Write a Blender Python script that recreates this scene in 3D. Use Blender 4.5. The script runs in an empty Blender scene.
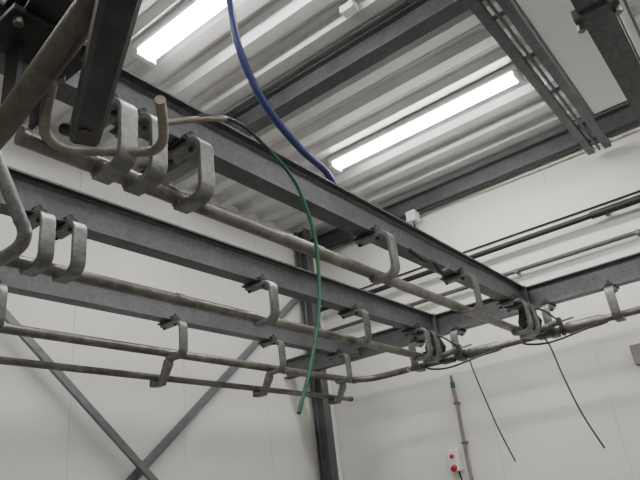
import bpy, bmesh, math, random
from mathutils import Vector, Matrix
random.seed(4)
H=1.7   # eye height; all z below are relative to eye level
V=Vector

# ---------------- materials ----------------
def mat(name, c1, c2=None, metal=0.0, rough=0.5, scale=8.0, bump=0.0, detail=6, emis=None, streak=None, lo=0.35, hi=0.65, grime=None, spangle=0):
    m=bpy.data.materials.new(name); m.use_nodes=True
    nt=m.node_tree; b=nt.nodes['Principled BSDF']
    b.inputs['Metallic'].default_value=metal; b.inputs['Roughness'].default_value=rough
    if emis:
        b.inputs['Emission Color'].default_value=(*emis[0],1); b.inputs['Emission Strength'].default_value=emis[1]
    if c2 is None: c2=tuple(x*0.85 for x in c1)
    tc=nt.nodes.new('ShaderNodeTexCoord'); mp=nt.nodes.new('ShaderNodeMapping')
    if streak: mp.inputs['Scale'].default_value=streak
    nz=nt.nodes.new('ShaderNodeTexNoise'); nz.inputs['Scale'].default_value=scale; nz.inputs['Detail'].default_value=detail
    nz.inputs['Roughness'].default_value=0.7
    cr=nt.nodes.new('ShaderNodeValToRGB')
    cr.color_ramp.elements[0].position=lo; cr.color_ramp.elements[1].position=hi
    cr.color_ramp.elements[0].color=(*c1,1); cr.color_ramp.elements[1].color=(*c2,1)
    nt.links.new(tc.outputs['Object'],mp.inputs[0]); nt.links.new(mp.outputs[0],nz.inputs['Vector'])
    nt.links.new(nz.outputs['Fac'],cr.inputs[0])
    out=cr.outputs[0]
    if grime:
        n3=nt.nodes.new('ShaderNodeTexNoise'); n3.inputs['Scale'].default_value=3.2; n3.inputs['Detail'].default_value=9; n3.inputs['Roughness'].default_value=0.75
        nt.links.new(tc.outputs['Object'],n3.inputs['Vector'])
        r3=nt.nodes.new('ShaderNodeValToRGB'); r3.color_ramp.elements[0].position=0.46; r3.color_ramp.elements[1].position=0.64
        r3.color_ramp.elements[0].color=(0,0,0,1); r3.color_ramp.elements[1].color=(0.8,0.8,0.8,1)
        nt.links.new(n3.outputs['Fac'],r3.inputs[0])
        mx=nt.nodes.new('ShaderNodeMix'); mx.data_type='RGBA'
        nt.links.new(r3.outputs[0],mx.inputs[0]); nt.links.new(out,mx.inputs[6]); mx.inputs[7].default_value=(*grime,1)
        out=mx.outputs[2]
    if spangle:
        vo=nt.nodes.new('ShaderNodeTexVoronoi'); vo.inputs['Scale'].default_value=spangle
        nt.links.new(tc.outputs['Object'],vo.inputs['Vector'])
        hs=nt.nodes.new('ShaderNodeSeparateColor'); nt.links.new(vo.outputs['Color'],hs.inputs[0])
        mr=nt.nodes.new('ShaderNodeMapRange'); mr.inputs['To Min'].default_value=0.86; mr.inputs['To Max'].default_value=1.14
        nt.links.new(hs.outputs[0],mr.inputs['Value'])
        vm=nt.nodes.new('ShaderNodeVectorMath'); vm.operation='SCALE'
        nt.links.new(out,vm.inputs[0]); nt.links.new(mr.outputs[0],vm.inputs['Scale']); out=vm.outputs[0]
    nt.links.new(out,b.inputs['Base Color'])
    if bump>0:
        n2=nt.nodes.new('ShaderNodeTexNoise'); n2.inputs['Scale'].default_value=scale*6; n2.inputs['Detail'].default_value=4
        nt.links.new(mp.outputs[0],n2.inputs['Vector'])
        bp=nt.nodes.new('ShaderNodeBump'); bp.inputs['Strength'].default_value=bump; bp.inputs['Distance'].default_value=0.01
        nt.links.new(n2.outputs['Fac'],bp.inputs['Height']); nt.links.new(bp.outputs[0],b.inputs['Normal'])
    return m
M_beam=mat('beam_galvanised',(0.088,0.092,0.10),(0.13,0.134,0.143),metal=0.3,rough=0.45,scale=24,bump=0.08,lo=.3,hi=.7,grime=(0.078,0.079,0.083),spangle=60)
M_galv=mat('galvanised_steel',(0.14,0.141,0.145),(0.235,0.235,0.235),metal=0.55,rough=0.42,scale=20,bump=0.2,grime=(0.12,0.112,0.102),spangle=70)
M_pipe=mat('worn_pipe',(0.255,0.25,0.24),(0.14,0.132,0.12),metal=0.65,rough=0.38,scale=12,bump=0.2,lo=.35,hi=.68,grime=(0.09,0.073,0.058))
M_rust=mat('stained_steel',(0.15,0.135,0.115),(0.085,0.072,0.058),metal=0.45,rough=0.5,scale=16,bump=0.35,lo=.35,hi=.7,grime=(0.05,0.038,0.028))
M_hook=mat('hook_steel',(0.30,0.275,0.235),(0.17,0.145,0.115),metal=0.5,rough=0.45,scale=16,bump=0.3,lo=.35,hi=.75)
M_dark=mat('dark_steel',(0.03,0.031,0.034),(0.06,0.06,0.062),metal=0.4,rough=0.5,scale=8)
M_brace=mat('brace_steel',(0.17,0.182,0.20),(0.22,0.232,0.25),metal=0.3,rough=0.45,scale=20)
M_wall=mat('wall_panel',(0.785,0.78,0.74),(0.755,0.75,0.71),rough=0.38,scale=1.2)
M_ceil=mat('roof_deck',(0.64,0.64,0.64),(0.55,0.55,0.55),metal=0.2,rough=0.38,scale=2.5)
M_floor=mat('floor_concrete',(0.24,0.23,0.215),(0.18,0.17,0.16),rough=0.6,scale=4,bump=0.1)
M_white=mat('white_enamel',(0.84,0.84,0.83),(0.80,0.80,0.79),rough=0.4)
M_black=mat('black_rubber',(0.015,0.015,0.016),(0.025,0.025,0.025),rough=0.5)
M_green=mat('green_cable',(0.008,0.10,0.045),(0.01,0.12,0.055),rough=0.4)
M_blue=mat('blue_hose',(0.022,0.032,0.13),(0.03,0.04,0.165),rough=0.4)
M_red=mat('red_plastic',(0.5,0.03,0.02),rough=0.4)
M_teal=mat('teal_fitting',(0.02,0.10,0.12),rough=0.4)
M_conduit=mat('grey_conduit',(0.26,0.25,0.24),(0.19,0.18,0.17),rough=0.5)
M_lamp=mat('lamp_diffuser',(0.9,0.9,0.9),(0.9,0.9,0.9),rough=0.5,emis=((1.0,0.985,0.955),54.0))

# ---------------- mesh builder ----------------
class B:
    def __init__(s,name,mats,bevel=0,smooth=True):
        s.name=name; s.bm=bmesh.new(); s.mats=mats if isinstance(mats,(list,tuple)) else [mats]; s.bevel=bevel; s.smooth=smooth
    def box(s,c,size,mi=0,rot=None):
        r=bmesh.ops.create_cube(s.bm,size=1.0); vs=r['verts']
        m=Matrix.Translation(V(c))@(rot.to_4x4() if rot else Matrix())@Matrix.Diagonal((size[0],size[1],size[2],1))
        bmesh.ops.transform(s.bm,matrix=m,verts=vs)
        for f in {f for v in vs for f in v.link_faces}: f.material_index=mi
    def b2(s,a,b,mi=0):
        s.box([(a[i]+b[i])/2 for i in range(3)],[abs(b[i]-a[i]) for i in range(3)],mi)
    def prism(s,prof,origin,ax_u,ax_v,ax_w,length,mi=0):
        o=V(origin);u=V(ax_u);v=V(ax_v);w=V(ax_w)
        a=[s.bm.verts.new(o+u*p[0]+v*p[1]) for p in prof]
        b=[s.bm.verts.new(o+u*p[0]+v*p[1]+w*length) for p in prof]
        n=len(prof); fs=[]
        for i in range(n): fs.append(s.bm.faces.new((a[i],a[(i+1)%n],b[(i+1)%n],b[i])))
        fs.append(s.bm.faces.new(a[::-1])); fs.append(s.bm.faces.new(b))
        for f in fs: f.material_index=mi
    def tube(s,pts,r,seg=14,mi=0,smoothpath=0):
        pts=[V(p) for p in pts]
        if smoothpath:
            q=[]; P=[pts[0]*2-pts[1]]+pts+[pts[-1]*2-pts[-2]]
            for i in range(1,len(P)-2):
                for k in range(smoothpath):
                    t=k/smoothpath
                    q.append(0.5*((2*P[i])+(-P[i-1]+P[i+1])*t+(2*P[i-1]-5*P[i]+4*P[i+1]-P[i+2])*t*t+(-P[i-1]+3*P[i]-3*P[i+1]+P[i+2])*t**3))
            q.append(pts[-1]); pts=q
        rs=r if isinstance(r,(list,tuple)) else [r]*len(pts)
        t0=(pts[1]-pts[0]).normalized()
        n=t0.orthogonal().normalized(); rings=[]
        for i,p in enumerate(pts):
            t=(pts[min(i+1,len(pts)-1)]-pts[max(i-1,0)]).normalized()
            n=(n-t*n.dot(t)).normalized(); bn=t.cross(n)
            rings.append([s.bm.verts.new(p+(n*math.cos(2*math.pi*k/seg)+bn*math.sin(2*math.pi*k/seg))*rs[i]) for k in range(seg)])
        fs=[]
        for i in range(len(rings)-1):
            for k in range(seg):
                fs.append(s.bm.faces.new((rings[i][k],rings[i][(k+1)%seg],rings[i+1][(k+1)%seg],rings[i+1][k])))
        fs.append(s.bm.faces.new(rings[0][::-1])); fs.append(s.bm.faces.new(rings[-1]))
        for f in fs: f.material_index=mi
    def bolt(s,p,axis,r=0.012,h=0.012,mi=0,seg=6):
        a=V(axis).normalized(); s.tube([V(p),V(p)+a*h],r,seg=seg,mi=mi)
    def done(s):
        bmesh.ops.recalc_face_normals(s.bm,faces=s.bm.faces)
        bmesh.ops.translate(s.bm,vec=(0,0,H),verts=s.bm.verts)
        if s.smooth:
            for f in s.bm.faces: f.smooth=True
            for e in s.bm.edges:
                if len(e.link_faces)==2:
                    if e.calc_face_angle(0)>math.radians(35): e.smooth=False
        me=bpy.data.meshes.new(s.name); s.bm.to_mesh(me); s.bm.free()
        for m in s.mats: me.materials.append(m)
        o=bpy.data.objects.new(s.name,me); bpy.context.scene.collection.objects.link(o)
        if s.bevel:
            md=o.modifiers.new('bevel','BEVEL'); md.width=s.bevel; md.segments=2; md.limit_method='ANGLE'; md.angle_limit=math.radians(50)
        return o

X,Y,Z=V((1,0,0)),V((0,1,0)),V((0,0,1))
def ibeam_prof(h,w,tf=0.011,tw=0.008):
    hw=w/2;ht=tw/2; f=0.012
    return [(-hw,0),(hw,0),(hw,tf),(ht+f,tf),(ht,tf+f),(ht,h-tf-f),(ht+f,h-tf),(hw,h-tf),(hw,h),(-hw,h),(-hw,h-tf),(-ht-f,h-tf),(-ht,h-tf-f),(-ht,tf+f),(-ht-f,tf),(-hw,tf)]

XW=6.25; YW=4.5; XB=-3.0; YR=-3.2; ZC=3.35; ZF=-H

# ---------------- room ----------------
def wall(name,axis,pos,a0,a1,out):
    b=B(name,[M_wall],smooth=False)
    th=0.08; z0,z1=ZF,ZC+0.09
    def bx(u0,u1,d0,d1,zz0,zz1):
        if axis=='X': b.b2((pos+out*d0,u0,zz0),(pos+out*d1,u1,zz1))
        else: b.b2((u0,pos+out*d0,zz0),(u1,pos+out*d1,zz1))
    bx(a0,a1,0.006,th,z0,z1)
    p=1.15; u=a0
    while u<a1-0.01:
        e=min(u+p,a1); bx(u+0.002,e-0.002,0,0.006,z0,z1); u=e
    return b.done()
wall('wall_end','X',XW,YR,YW,1)
wall('wall_left','Y',YW,XB,XW,1)
wall('wall_right','Y',YR,XB,XW,-1)
wall('wall_back','X',XB,YR,YW,-1)
b=B('floor',[M_floor],smooth=False); b.b2((XB-.1,YR-.1,ZF-0.1),(XW+.1,YW+.1,ZF)); b.done()
b=B('ceiling',[M_ceil],smooth=False)
per=0.33; x=XB-0.1; prof=[]
while x<XW+0.1:
    prof+= [(x,0),(x+0.12,0),(x+0.16,0.065),(x+0.205,0.065),(x+0.215,0.056),(x+0.235,0.056),(x+0.245,0.065),(x+0.29,0.065)]; x+=per
prof=prof+[(x,0),(x,0.14),(XB-0.1,0.14)]
b.prism(prof,(0,YR-.1,ZC),X,Z,Y,YW-YR+.2); b.done()

# ---------------- structural beams ----------------
def beam_x(name,y,z0,h,w,x0,x1,m=M_beam):
    b=B(name,[m,M_galv]); b.prism(ibeam_prof(h,w),(x0,y,z0),Y,Z,X,x1-x0); return b
def beam_y(name,x,z0,h,w,y0,y1,m=M_beam):
    b=B(name,[m,M_galv]); b.prism(ibeam_prof(h,w),(x,y0,z0),X,Z,Y,y1-y0); return b
for xx in (-1.6,0.9,3.46): beam_y('roof_purlin',xx,3.15,0.2,0.14,YR,YW).done()
beam_y('roof_purlin',6.16,3.15,0.2,0.14,YR,YW).done()
ZB=1.44
for yy in (0.12,1.67,2.59,3.52):
    bb=beam_x('rail_support_beam',yy,ZB,0.2,0.10,XB,5.35)
    bb.b2((5.335,yy-0.055,ZB-0.01),(5.35,yy+0.055,ZB+0.21))
    for dz in (0.05,0.15):
        for dy in (-.03,.03): bb.bolt((5.335,yy+dy,ZB+dz),(-1,0,0),mi=1)
    if yy==0.12:
        for xx in (1.95,4.2):
            bb.b2((xx-.04,yy-.075,ZB-.014),(xx+.04,yy+.07,ZB)); bb.b2((xx-.035,yy+.05,ZB),(xx+.035,yy+.07,ZB+.03))
            bb.bolt((xx,yy+.06,ZB-.014),(0,0,-1),r=.014,h=.025,mi=1); bb.bolt((xx,yy-.06,ZB-.014),(0,0,-1),r=.014,h=.025,mi=1)
    bb.done()
beam_y('cross_beam',5.405,ZB,0.2,0.11,YR,YW).done()
b=B('cross_beam',[M_dark]); dsk=V((-0.154,-1,0)).normalized()
b.prism(ibeam_prof(0.196,0.12),(0.745,1.612,ZB+0.002),V((dsk.y,-dsk.x,0)),Z,dsk,4.85); b.done()

# ---------------- rails ----------------
def rail(name,pts,r=0.032,sp=0,m=M_pipe,joints=()):
    b=B(name,[m,M_galv]); b.tube(pts,r,seg=18,smoothpath=sp)
    for j in joints: b.tube(j,r*1.12,seg=18)
    b.done()
ZR=1.2
rail('pipe_rail',[(0.80,1.67,ZR),(2.3,1.67,ZR),(5.2,1.67,ZR)],joints=[[(2.3,1.67,ZR),(2.36,1.67,ZR)]])
rail('pipe_rail',[(XB+.3,2.59,ZR),(5.2,2.59,ZR)],joints=[[(2.2,2.59,ZR),(2.25,2.59,ZR)]])
rail('pipe_rail',[(XB+.3,3.52,ZR),(2,3.52,ZR),(5.0,3.52,ZR),(5.22,3.49,ZR),(5.36,3.38,ZR),(5.4,3.2,ZR),(5.4,2.95,ZR)],sp=6)
rail('pipe_rail',[(5.4,2.92,ZR),(5.4,-2.9,ZR)],r=0.03)
rail('pipe_rail',[(0.05,-2.9,ZR),(0.645,1.03,ZR),(0.745,1.68,ZR),(0.77,1.9,ZR)],r=0.038,m=M_rust)
rail('guide_rail',[(XB+.3,3.68,1.056),(5.42,3.68,1.056)],r=0.024,joints=[[(5.38,3.68,1.056),(5.425,3.68,1.056)]])

# ---------------- C hanger brackets ----------------
def bracket(px,py,s_ax,w_ax,bulge=0.145,w=0.07,tail=0.07):
    s=V(s_ax); wv=V(w_ax)
    b=B('rail_hanger_bracket',[M_galv,M_dark],bevel=0.003)
    t=0.022; r=0.055
    top=ZB-0.025; bot=ZR-0.032-t/2
    path=[(-tail,top),(bulge-r,top)]
    for k in range(1,8):
        a=math.pi/2*k/8; path.append((bulge-r+r*math.sin(a),top-r+r*math.cos(a)))
    path.append((bulge,top-r)); path.append((bulge,bot+r))
    for k in range(1,8):
        a=math.pi/2*k/8; path.append((bulge-r+r*math.cos(a),bot+r-r*math.sin(a)))
    path.append((bulge-r,bot)); path.append((0.03,bot)); path.append((-0.012,bot))
    L=[];R=[]
    for i,p in enumerate(path):
        a=path[max(i-1,0)];c=path[min(i+1,len(path)-1)]
        d=V((c[0]-a[0],c[1]-a[1])).normalized(); n=V((-d.y,d.x))
        L.append((p[0]+n.x*t/2,p[1]+n.y*t/2)); R.append((p[0]-n.x*t/2,p[1]-n.y*t/2))
    o=V((px,py,0))-wv*(w/2)
    n=len(path)
    A=[[b.bm.verts.new(o+s*q[0]+Z*q[1]+wv*(w*e)) for q in Ls] for Ls in (L,R) for e in (0,1)]
    L0,L1,R0,R1=A
    for i in range(n-1):
        for q in ((L0,L1),(R0,R1),(L0,R0),(L1,R1)):
            b.bm.faces.new((q[0][i],q[0][i+1],q[1][i+1],q[1][i]))
    b.bm.faces.new((L0[0],L1[0],R1[0],R0[0])); b.bm.faces.new((L0[-1],L1[-1],R1[-1],R0[-1]))
    c=V((px,py,0))
    def bx(sa,sb,wa,wb,za,zb,mi=0):
        b.b2(c+s*sa+wv*wa+Z*za, c+s*sb+wv*wb+Z*zb,mi)
    bx(-0.085,0.075,-0.05,0.05,ZB-0.013,ZB-0.001,1)
    for sg in (-1,1):
        bx(sg*0.054,sg*0.078,-0.035,0.035,ZB-0.001,ZB+0.014,1)
        bx(sg*0.035,sg*0.078,-0.03,0.03,ZB+0.013,ZB+0.024,1)
        b.bolt(c+s*(sg*0.066)+Z*(ZB+0.024),Z,r=0.013,h=0.018,mi=1)
        b.bolt(c+s*(sg*0.062)+Z*(top-0.008),-Z,r=0.013,h=0.014,mi=1)
    bx(-0.02,0.02,-0.035,0.035,ZR-0.037,ZR-0.022)
    return b.done()
nY=(0,-1,0); nX=(-1,0,0)
for xx in (1.10,1.23,1.46,2.85,3.95,4.93,5.10): bracket(xx,1.67,nY,X)
for xx in (1.34,1.50,2.88,3.95,4.93,5.10): bracket(xx,2.59,nY,X)
for xx in (1.6,2.93,4.02,5.0): bracket(xx,3.52,nY,X)
for xx in (1.6,2.93,4.02,5.1):
    b=B('guide_rail_clamp',[M_galv],bevel=0.003)
    b.prism([(0.0,ZR-0.03),(0.04,ZR-0.045),(0.11,1.0),(0.16,1.0+0.03),(0.19,1.03),(0.2,1.02),(0.175,0.985),(0.09,0.985),(0.0,1.12)],(xx-0.03,3.52,0),Y,Z,X,0.06)
    b.prism([(0.18,1.08),(0.2,1.08),(0.205,0.99),(0.13,0.99),(0.13,1.0),(0.185,1.01)],(xx-0.03,3.52,0),Y,Z,X,0.06)
    b.done()
for yy in (0.95,1.48,2.35,2.8,-0.6): bracket(5.4,yy,nX,Y,bulge=0.13)

# ---------------- rail switches ----------------
def switch(y):
    b=B('rail_switch',[M_galv,M_dark,M_pipe,M_black],bevel=0.002)
    b.tube([(5.2,y,ZR),(5.26,y,ZR),(5.34,y-0.03,ZR),(5.385,y-0.10,ZR),(5.4,y-0.2,ZR)],0.034,mi=2,smoothpath=5)
    b.tube([(5.4,y-0.26,ZR),(5.4,y-0.3,ZR),(5.4,y-0.56,ZR),(5.4,y-0.62,ZR)],[0.03,0.05,0.046,0.03],mi=2,seg=18)
    b.tube([(5.4,y-0.24,ZR),(5.4,y-0.265,ZR)],0.052,mi=1,seg=18)
    for dx in (-0.02,0.03):
        b.prism([(-0.06,0),(0.1,0),(0.12,0.06),(0.06,0.19),(-0.03,0.19),(-0.07,0.08)],(5.24+dx,y-0.02,ZR+0.035),-Y,Z,X,0.01,mi=1)
    b.tube([(5.18,y-0.04,ZR+0.09),(5.32,y-0.04,ZR+0.09)],0.014,mi=0)
    b.box((5.25,y+0.03,ZR+0.04),(0.14,0.06,0.07),1)
    b.box((5.27,y-0.13,ZR-0.045),(0.1,0.12,0.03),1)
    b.tube([(5.22,y+0.02,ZR-0.02),(5.22,y-0.28,ZR+0.03)],0.026,mi=0)
    b.tube([(5.22,y-0.28,ZR+0.03),(5.26,y-0.4,ZR+0.045)],0.009,mi=0)
    b.box((5.22,y-0.29,ZR+0.03),(0.065,0.03,0.065),1)
    b.tube([(5.2,y+0.05,ZR-0.02),(5.12,y,ZR-0.1),(5.15,y-0.2,ZR-0.13),(5.25,y-0.5,ZR-0.07),(5.36,y-0.62,ZR-0.04)],0.009,mi=3,smoothpath=6,seg=8)
    b.tube([(5.2,y-0.28,ZR+0.05),(5.1,y-0.2,ZR+0.14),(5.2,y-0.02,ZR+0.2),(5.3,y+0.0,ZR+0.24)],0.008,mi=3,smoothpath=6,seg=8)
    b.done()
switch(1.67); switch(2.59)

# ---------------- near left switch gear ----------------
b=B('switch_handle_loop',[M_hook])
b.tube([(0.76,1.42,1.24),(0.80,1.52,1.2),(0.86,1.61,1.19),(0.95,1.625,1.19),(1.06,1.56,1.2),(1.15,1.485,1.2),(1.155,1.42,1.2),(1.11,1.35,1.2),(1.0,1.23,1.2)],0.017,smoothpath=6)
b.done()
b=B('switch_arm',[M_dark,M_rust])
p0=V((0.36,0.38,1.032)); p1=V((0.87,1.415,1.113)); d=(p1-p0); L=d.length; d.normalize(); sx=d.cross(Z).normalized(); sz=sx.cross(d)
b.prism([(-.042,-.03),(-.03,-.042),(.03,-.042),(.042,-.03),(.042,.03),(.03,.042),(-.03,.042),(-.042,.03)],p0,sx,sz,d,L)
b.tube([(0.84,1.39,1.11),(0.89,1.47,1.15),(0.88,1.55,1.2)],0.02,mi=0,smoothpath=3)
b.tube([(0.645,0.98,1.12),(0.645,0.98,1.175)],0.022,mi=0)
b.tube([(0.83,1.35,1.15),(0.83,1.35,1.06)],0.018,mi=1)
b.done()
b=B('beam_clamp_plate',[M_dark,M_galv],bevel=0.003)
b.b2((0.62,1.40,ZB-0.02),(0.90,1.60,ZB)); b.b2((0.70,1.52,ZR+.03),(0.72,1.60,ZB-.02)); b.b2((0.80,1.52,ZR),(0.815,1.62,ZB-.02))
for q in ((.65,1.43),(.87,1.43),(.65,1.57),(.87,1.57)): b.bolt((q[0],q[1],ZB-.02),(0,0,-1),r=.016,h=.025,mi=1)
b.done()
b=B('rail_stop_hook',[M_galv,M_dark])
b.tube([(0.98,2.36,1.66),(1.16,2.37,1.32),(1.19,2.37,1.265),(1.20,2.375,1.22),(1.20,2.42,1.185),(1.20,2.57,1.18)],0.03,seg=16,smoothpath=4)
b.box((1.0,2.42,1.62),(0.06,0.2,0.06),1)
b.done()
b=B('cable_guide_rod',[M_hook,M_galv])
b.tube([(1.2,1.62,1.40),(1.3,1.56,1.43),(1.42,1.49,1.47),(1.51,1.45,1.49)],0.012,smoothpath=4)
b.done()

# ---------------- cables and hoses ----------------
b=B('green_cable',[M_green,M_black])
b.tube([(1.40,1.49,1.475),(1.51,1.45,1.495),(1.63,1.45,1.50),(1.77,1.45,1.45)],0.0075,mi=1,smoothpath=6,seg=8)
b.tube([(1.75,1.45,1.46),(1.77,1.45,1.45),(1.87,1.45,1.395),(1.95,1.45,1.31),(2.02,1.45,1.10),(1.995,1.45,.81),(1.90,1.45,.55),(1.79,1.45,.344)],0.0082,smoothpath=8,seg=10)
b.done()
b=B('green_cable',[M_green]); b.tube([(5.28,2.25,1.12),(5.27,2.235,1.03),(5.27,2.19,.8),(5.29,2.13,.5),(5.3,2.05,.22)],0.0075,smoothpath=6,seg=8); b.done()
b=B('green_cable',[M_green]); b.tube([(5.28,1.55,1.14),(5.27,1.52,1.06),(5.27,1.48,.8),(5.28,1.42,.5),(5.3,1.33,.22)],0.0075,smoothpath=6,seg=8); b.done()
b=B('blue_hose',[M_blue,M_dark])
b.tube([(1.92,1.75,3.34),(1.9,1.75,2.95),(1.91,1.75,2.63),(1.96,1.75,2.31),(2.13,1.75,2.04),(2.4,1.75,1.88),(2.66,1.77,1.835),(2.8,1.80,1.72),(2.86,1.80,1.6),(2.88,1.78,1.5)],0.021,smoothpath=8,seg=14)
b.done()
b=B('black_cable',[M_black])
b.tube([(3.2,1.6,1.42),(3.3,1.56,1.36),(3.42,1.56,1.38),(3.55,1.58,1.35),(3.7,1.6,1.41)],0.014,smoothpath=6,seg=8)
b.done()

# ---------------- lights ----------------
def lamp(x,y0,y1):
    b=B('fluorescent_light',[M_white,M_lamp])
    zt=ZC; w=0.095
    b.prism([(-w,0),(-w,-0.045),(-w+0.012,-0.06),(w-0.012,-0.06),(w,-0.045),(w,0)],(x,y0,zt),X,Z,Y,y1-y0,mi=0)
    prof=[(-0.08,-0.058)]+[(-0.08*math.cos(math.pi*k/8),-0.062-0.055*math.sin(math.pi*k/8)) for k in range(9)]+[(0.08,-0.058)]
    b.prism(prof,(x,y0+0.04,zt),X,Z,Y,y1-y0-0.08,mi=1)
    b.b2((x-.085,y0,zt-.115),(x+.085,y0+.04,zt-.05),0); b.b2((x-.085,y1-.04,zt-.115),(x+.085,y1,zt-.05),0)
    b.done()
for xx in (-0.1,2.32,4.72):
    lamp(xx,1.0,3.04); lamp(xx,-2.5,-0.46)

# ---------------- ceiling fittings right ----------------
b=B('cable_tray',[M_beam,M_galv])
for yy in (0.86,0.70):
    b.prism([(-0.035,0),(0.035,0),(0.035,0.06),(0.027,0.06),(0.027,0.008),(-0.027,0.008),(-0.027,0.06),(-0.035,0.06)],(0.5,yy,2.98),Y,Z,X,5.6)
b.tube([(0.5,0.78,3.0),(6.1,0.78,3.0)],0.012,mi=0,seg=8)
x=0.6
while x<6.1:
    b.b2((x,0.70,3.03),(x+0.03,0.86,3.05)); x+=0.6
for x in (0.9,3.46):
    for yy in (0.86,0.70): b.b2((x-.01,yy-.01,3.03),(x+.01,yy+.01,3.15))
b.done()
b=B('ventilation_duct',[M_white,M_beam],bevel=0.006)
b.b2((1.5,0.06,2.80),(5.05,0.60,3.14))
for x in (2.6,): b.b2((x-.015,0.05,2.79),(x+.015,0.61,3.149),0)
b.b2((1.5,0.592,2.79),(5.06,0.612,2.825),1); b.b2((1.5,0.048,2.79),(5.06,0.068,2.825),1); b.b2((5.04,0.048,2.79),(5.065,0.612,2.825),1)
b.done()
b=B('junction_box',[M_white],bevel=0.004); b.b2((3.04,1.60,3.30),(3.12,1.72,3.36)); b.done()

# ---------------- end wall services ----------------
b=B('insulated_pipe',[M_black,M_galv])
b.tube([(6.12,YR+.05,2.37),(6.12,YW-.05,2.37)],0.030,seg=16)
for yy in (-2,-.5,0.9,2.4,3.9): b.tube([(6.12,yy,2.37),(6.12,yy+0.05,2.37)],0.038,seg=16); b.b2((6.12,yy,2.36),(XW-.002,yy+.04,2.38),1)
b.tube([(6.12,1.05,2.37),(6.12,0.2,2.37)],0.04,seg=16)
b.done()
b=B('wall_cable',[M_black]); b.tube([(6.235,YR+.05,2.5),(6.235,0.5,2.49),(6.235,2.2,2.5),(6.235,YW-.05,2.5)],0.010,smoothpath=5,seg=8); b.done()
b=B('water_pipe',[M_beam,M_galv]); b.tube([(6.17,YR+.05,2.08),(6.17,YW-.05,2.08)],0.024,seg=14)
for yy in (-2,-.5,0.7,1.9,3.2): b.b2((6.14,yy,2.06),(XW-.002,yy+.03,2.10),1)
b.done()
b=B('wall_cable',[M_black]); b.tube([(6.10,YR+.05,3.135),(6.09,1,3.12),(6.1,2.6,3.135),(6.1,YW-.1,3.135)],0.011,smoothpath=5,seg=8); b.done()
b=B('junction_box',[M_white,M_black],bevel=0.004); b.b2((6.03,2.86,3.02),(6.15,2.98,3.145)); b.tube([(6.09,2.92,3.02),(6.1,2.92,2.9),(6.2,2.85,2.82)],0.010,mi=1); b.done()
b=B('conduit_pipe',[M_conduit,M_teal,M_galv])
b.tube([(6.2,2.89,1.06),(6.2,2.885,.8),(6.2,2.89,.45),(6.2,2.885,-.4),(6.2,2.9,-1.698)],0.018,smoothpath=5,seg=10)
b.tube([(6.2,2.89,1.07),(6.2,2.89,1.13)],0.024,mi=1); b.tube([(6.2,2.89,1.13),(6.2,2.89,1.2)],0.016,mi=2)
for z in (0.9,0.5,0.1): b.b2((6.18,2.865,z),(6.248,2.915,z+.02),2)
b.done()
b=B('wall_socket',[M_white,M_red,M_black],bevel=0.006)
b.b2((6.15,2.97,0.25),(6.248,3.08,0.46)); b.tube([(6.15,3.025,0.40),(6.12,3.025,0.39)],0.022,mi=1); b.tube([(6.16,3.025,0.29),(6.11,3.025,0.27)],0.03,mi=1); b.tube([(6.2,3.01,0.25),(6.2,2.99,0.12),(6.2,2.93,0.05)],0.009,mi=2)
b.done()
b=B('junction_box',[M_conduit,M_black],bevel=0.005); b.b2((6.15,0.92,0.9),(6.248,1.09,1.08)); b.tube([(6.2,1.0,0.9),(6.2,1.0,0.3)],0.01,mi=1); b.done()

# ---------------- corner column and bracing ----------------
for xx in (5.80,0.6):
    b=B('steel_column',[M_beam])
    b.prism(ibeam_prof(0.16,0.13),(xx,4.28,ZF),X,Y,Z,ZC-ZF); b.done()
def strip(b,p0,p1,w=0.07,t=0.01):
    p0=V(p0);p1=V(p1); d=(p1-p0); L=d.length; d.normalize(); n=d.cross(Y).normalized()
    b.prism([(-w/2,0),(w/2,0),(w/2,t),(-w/2+t,t),(-w/2+t,w*.5),(-w/2,w*.5)],p0,n,-Y,d,L)
b=B('cross_brace',[M_brace])
strip(b,(0.68,4.40,2.90),(5.72,4.40,-1.60))
strip(b,(0.68,4.47,-1.78),(5.72,4.47,2.48))
b.done()

# ---------------- world and camera ----------------
w=bpy.data.worlds.new('World'); bpy.context.scene.world=w; w.use_nodes=True
w.node_tree.nodes['Background'].inputs[0].default_value=(0.5,0.5,0.5,1); w.node_tree.nodes['Background'].inputs[1].default_value=0.1
cam=bpy.data.cameras.new('camera'); co=bpy.data.objects.new('camera',cam); bpy.context.scene.collection.objects.link(co)
a=V((508,212,620)).normalized(); bb_=V((-920,390,620)); bb_=(bb_-a*bb_.dot(a)).normalized(); u=a.cross(bb_)
r=V((a.x,bb_.x,u.x)); up=-V((a.y,bb_.y,u.y)); bk=-V((a.z,bb_.z,u.z))
m=Matrix(((r.x,up.x,bk.x,0),(r.y,up.y,bk.y,0),(r.z,up.z,bk.z,H),(0,0,0,1)))
co.matrix_world=m
cam.sensor_width=36; cam.lens=620/640*36; cam.clip_start=0.02
bpy.context.scene.camera=co
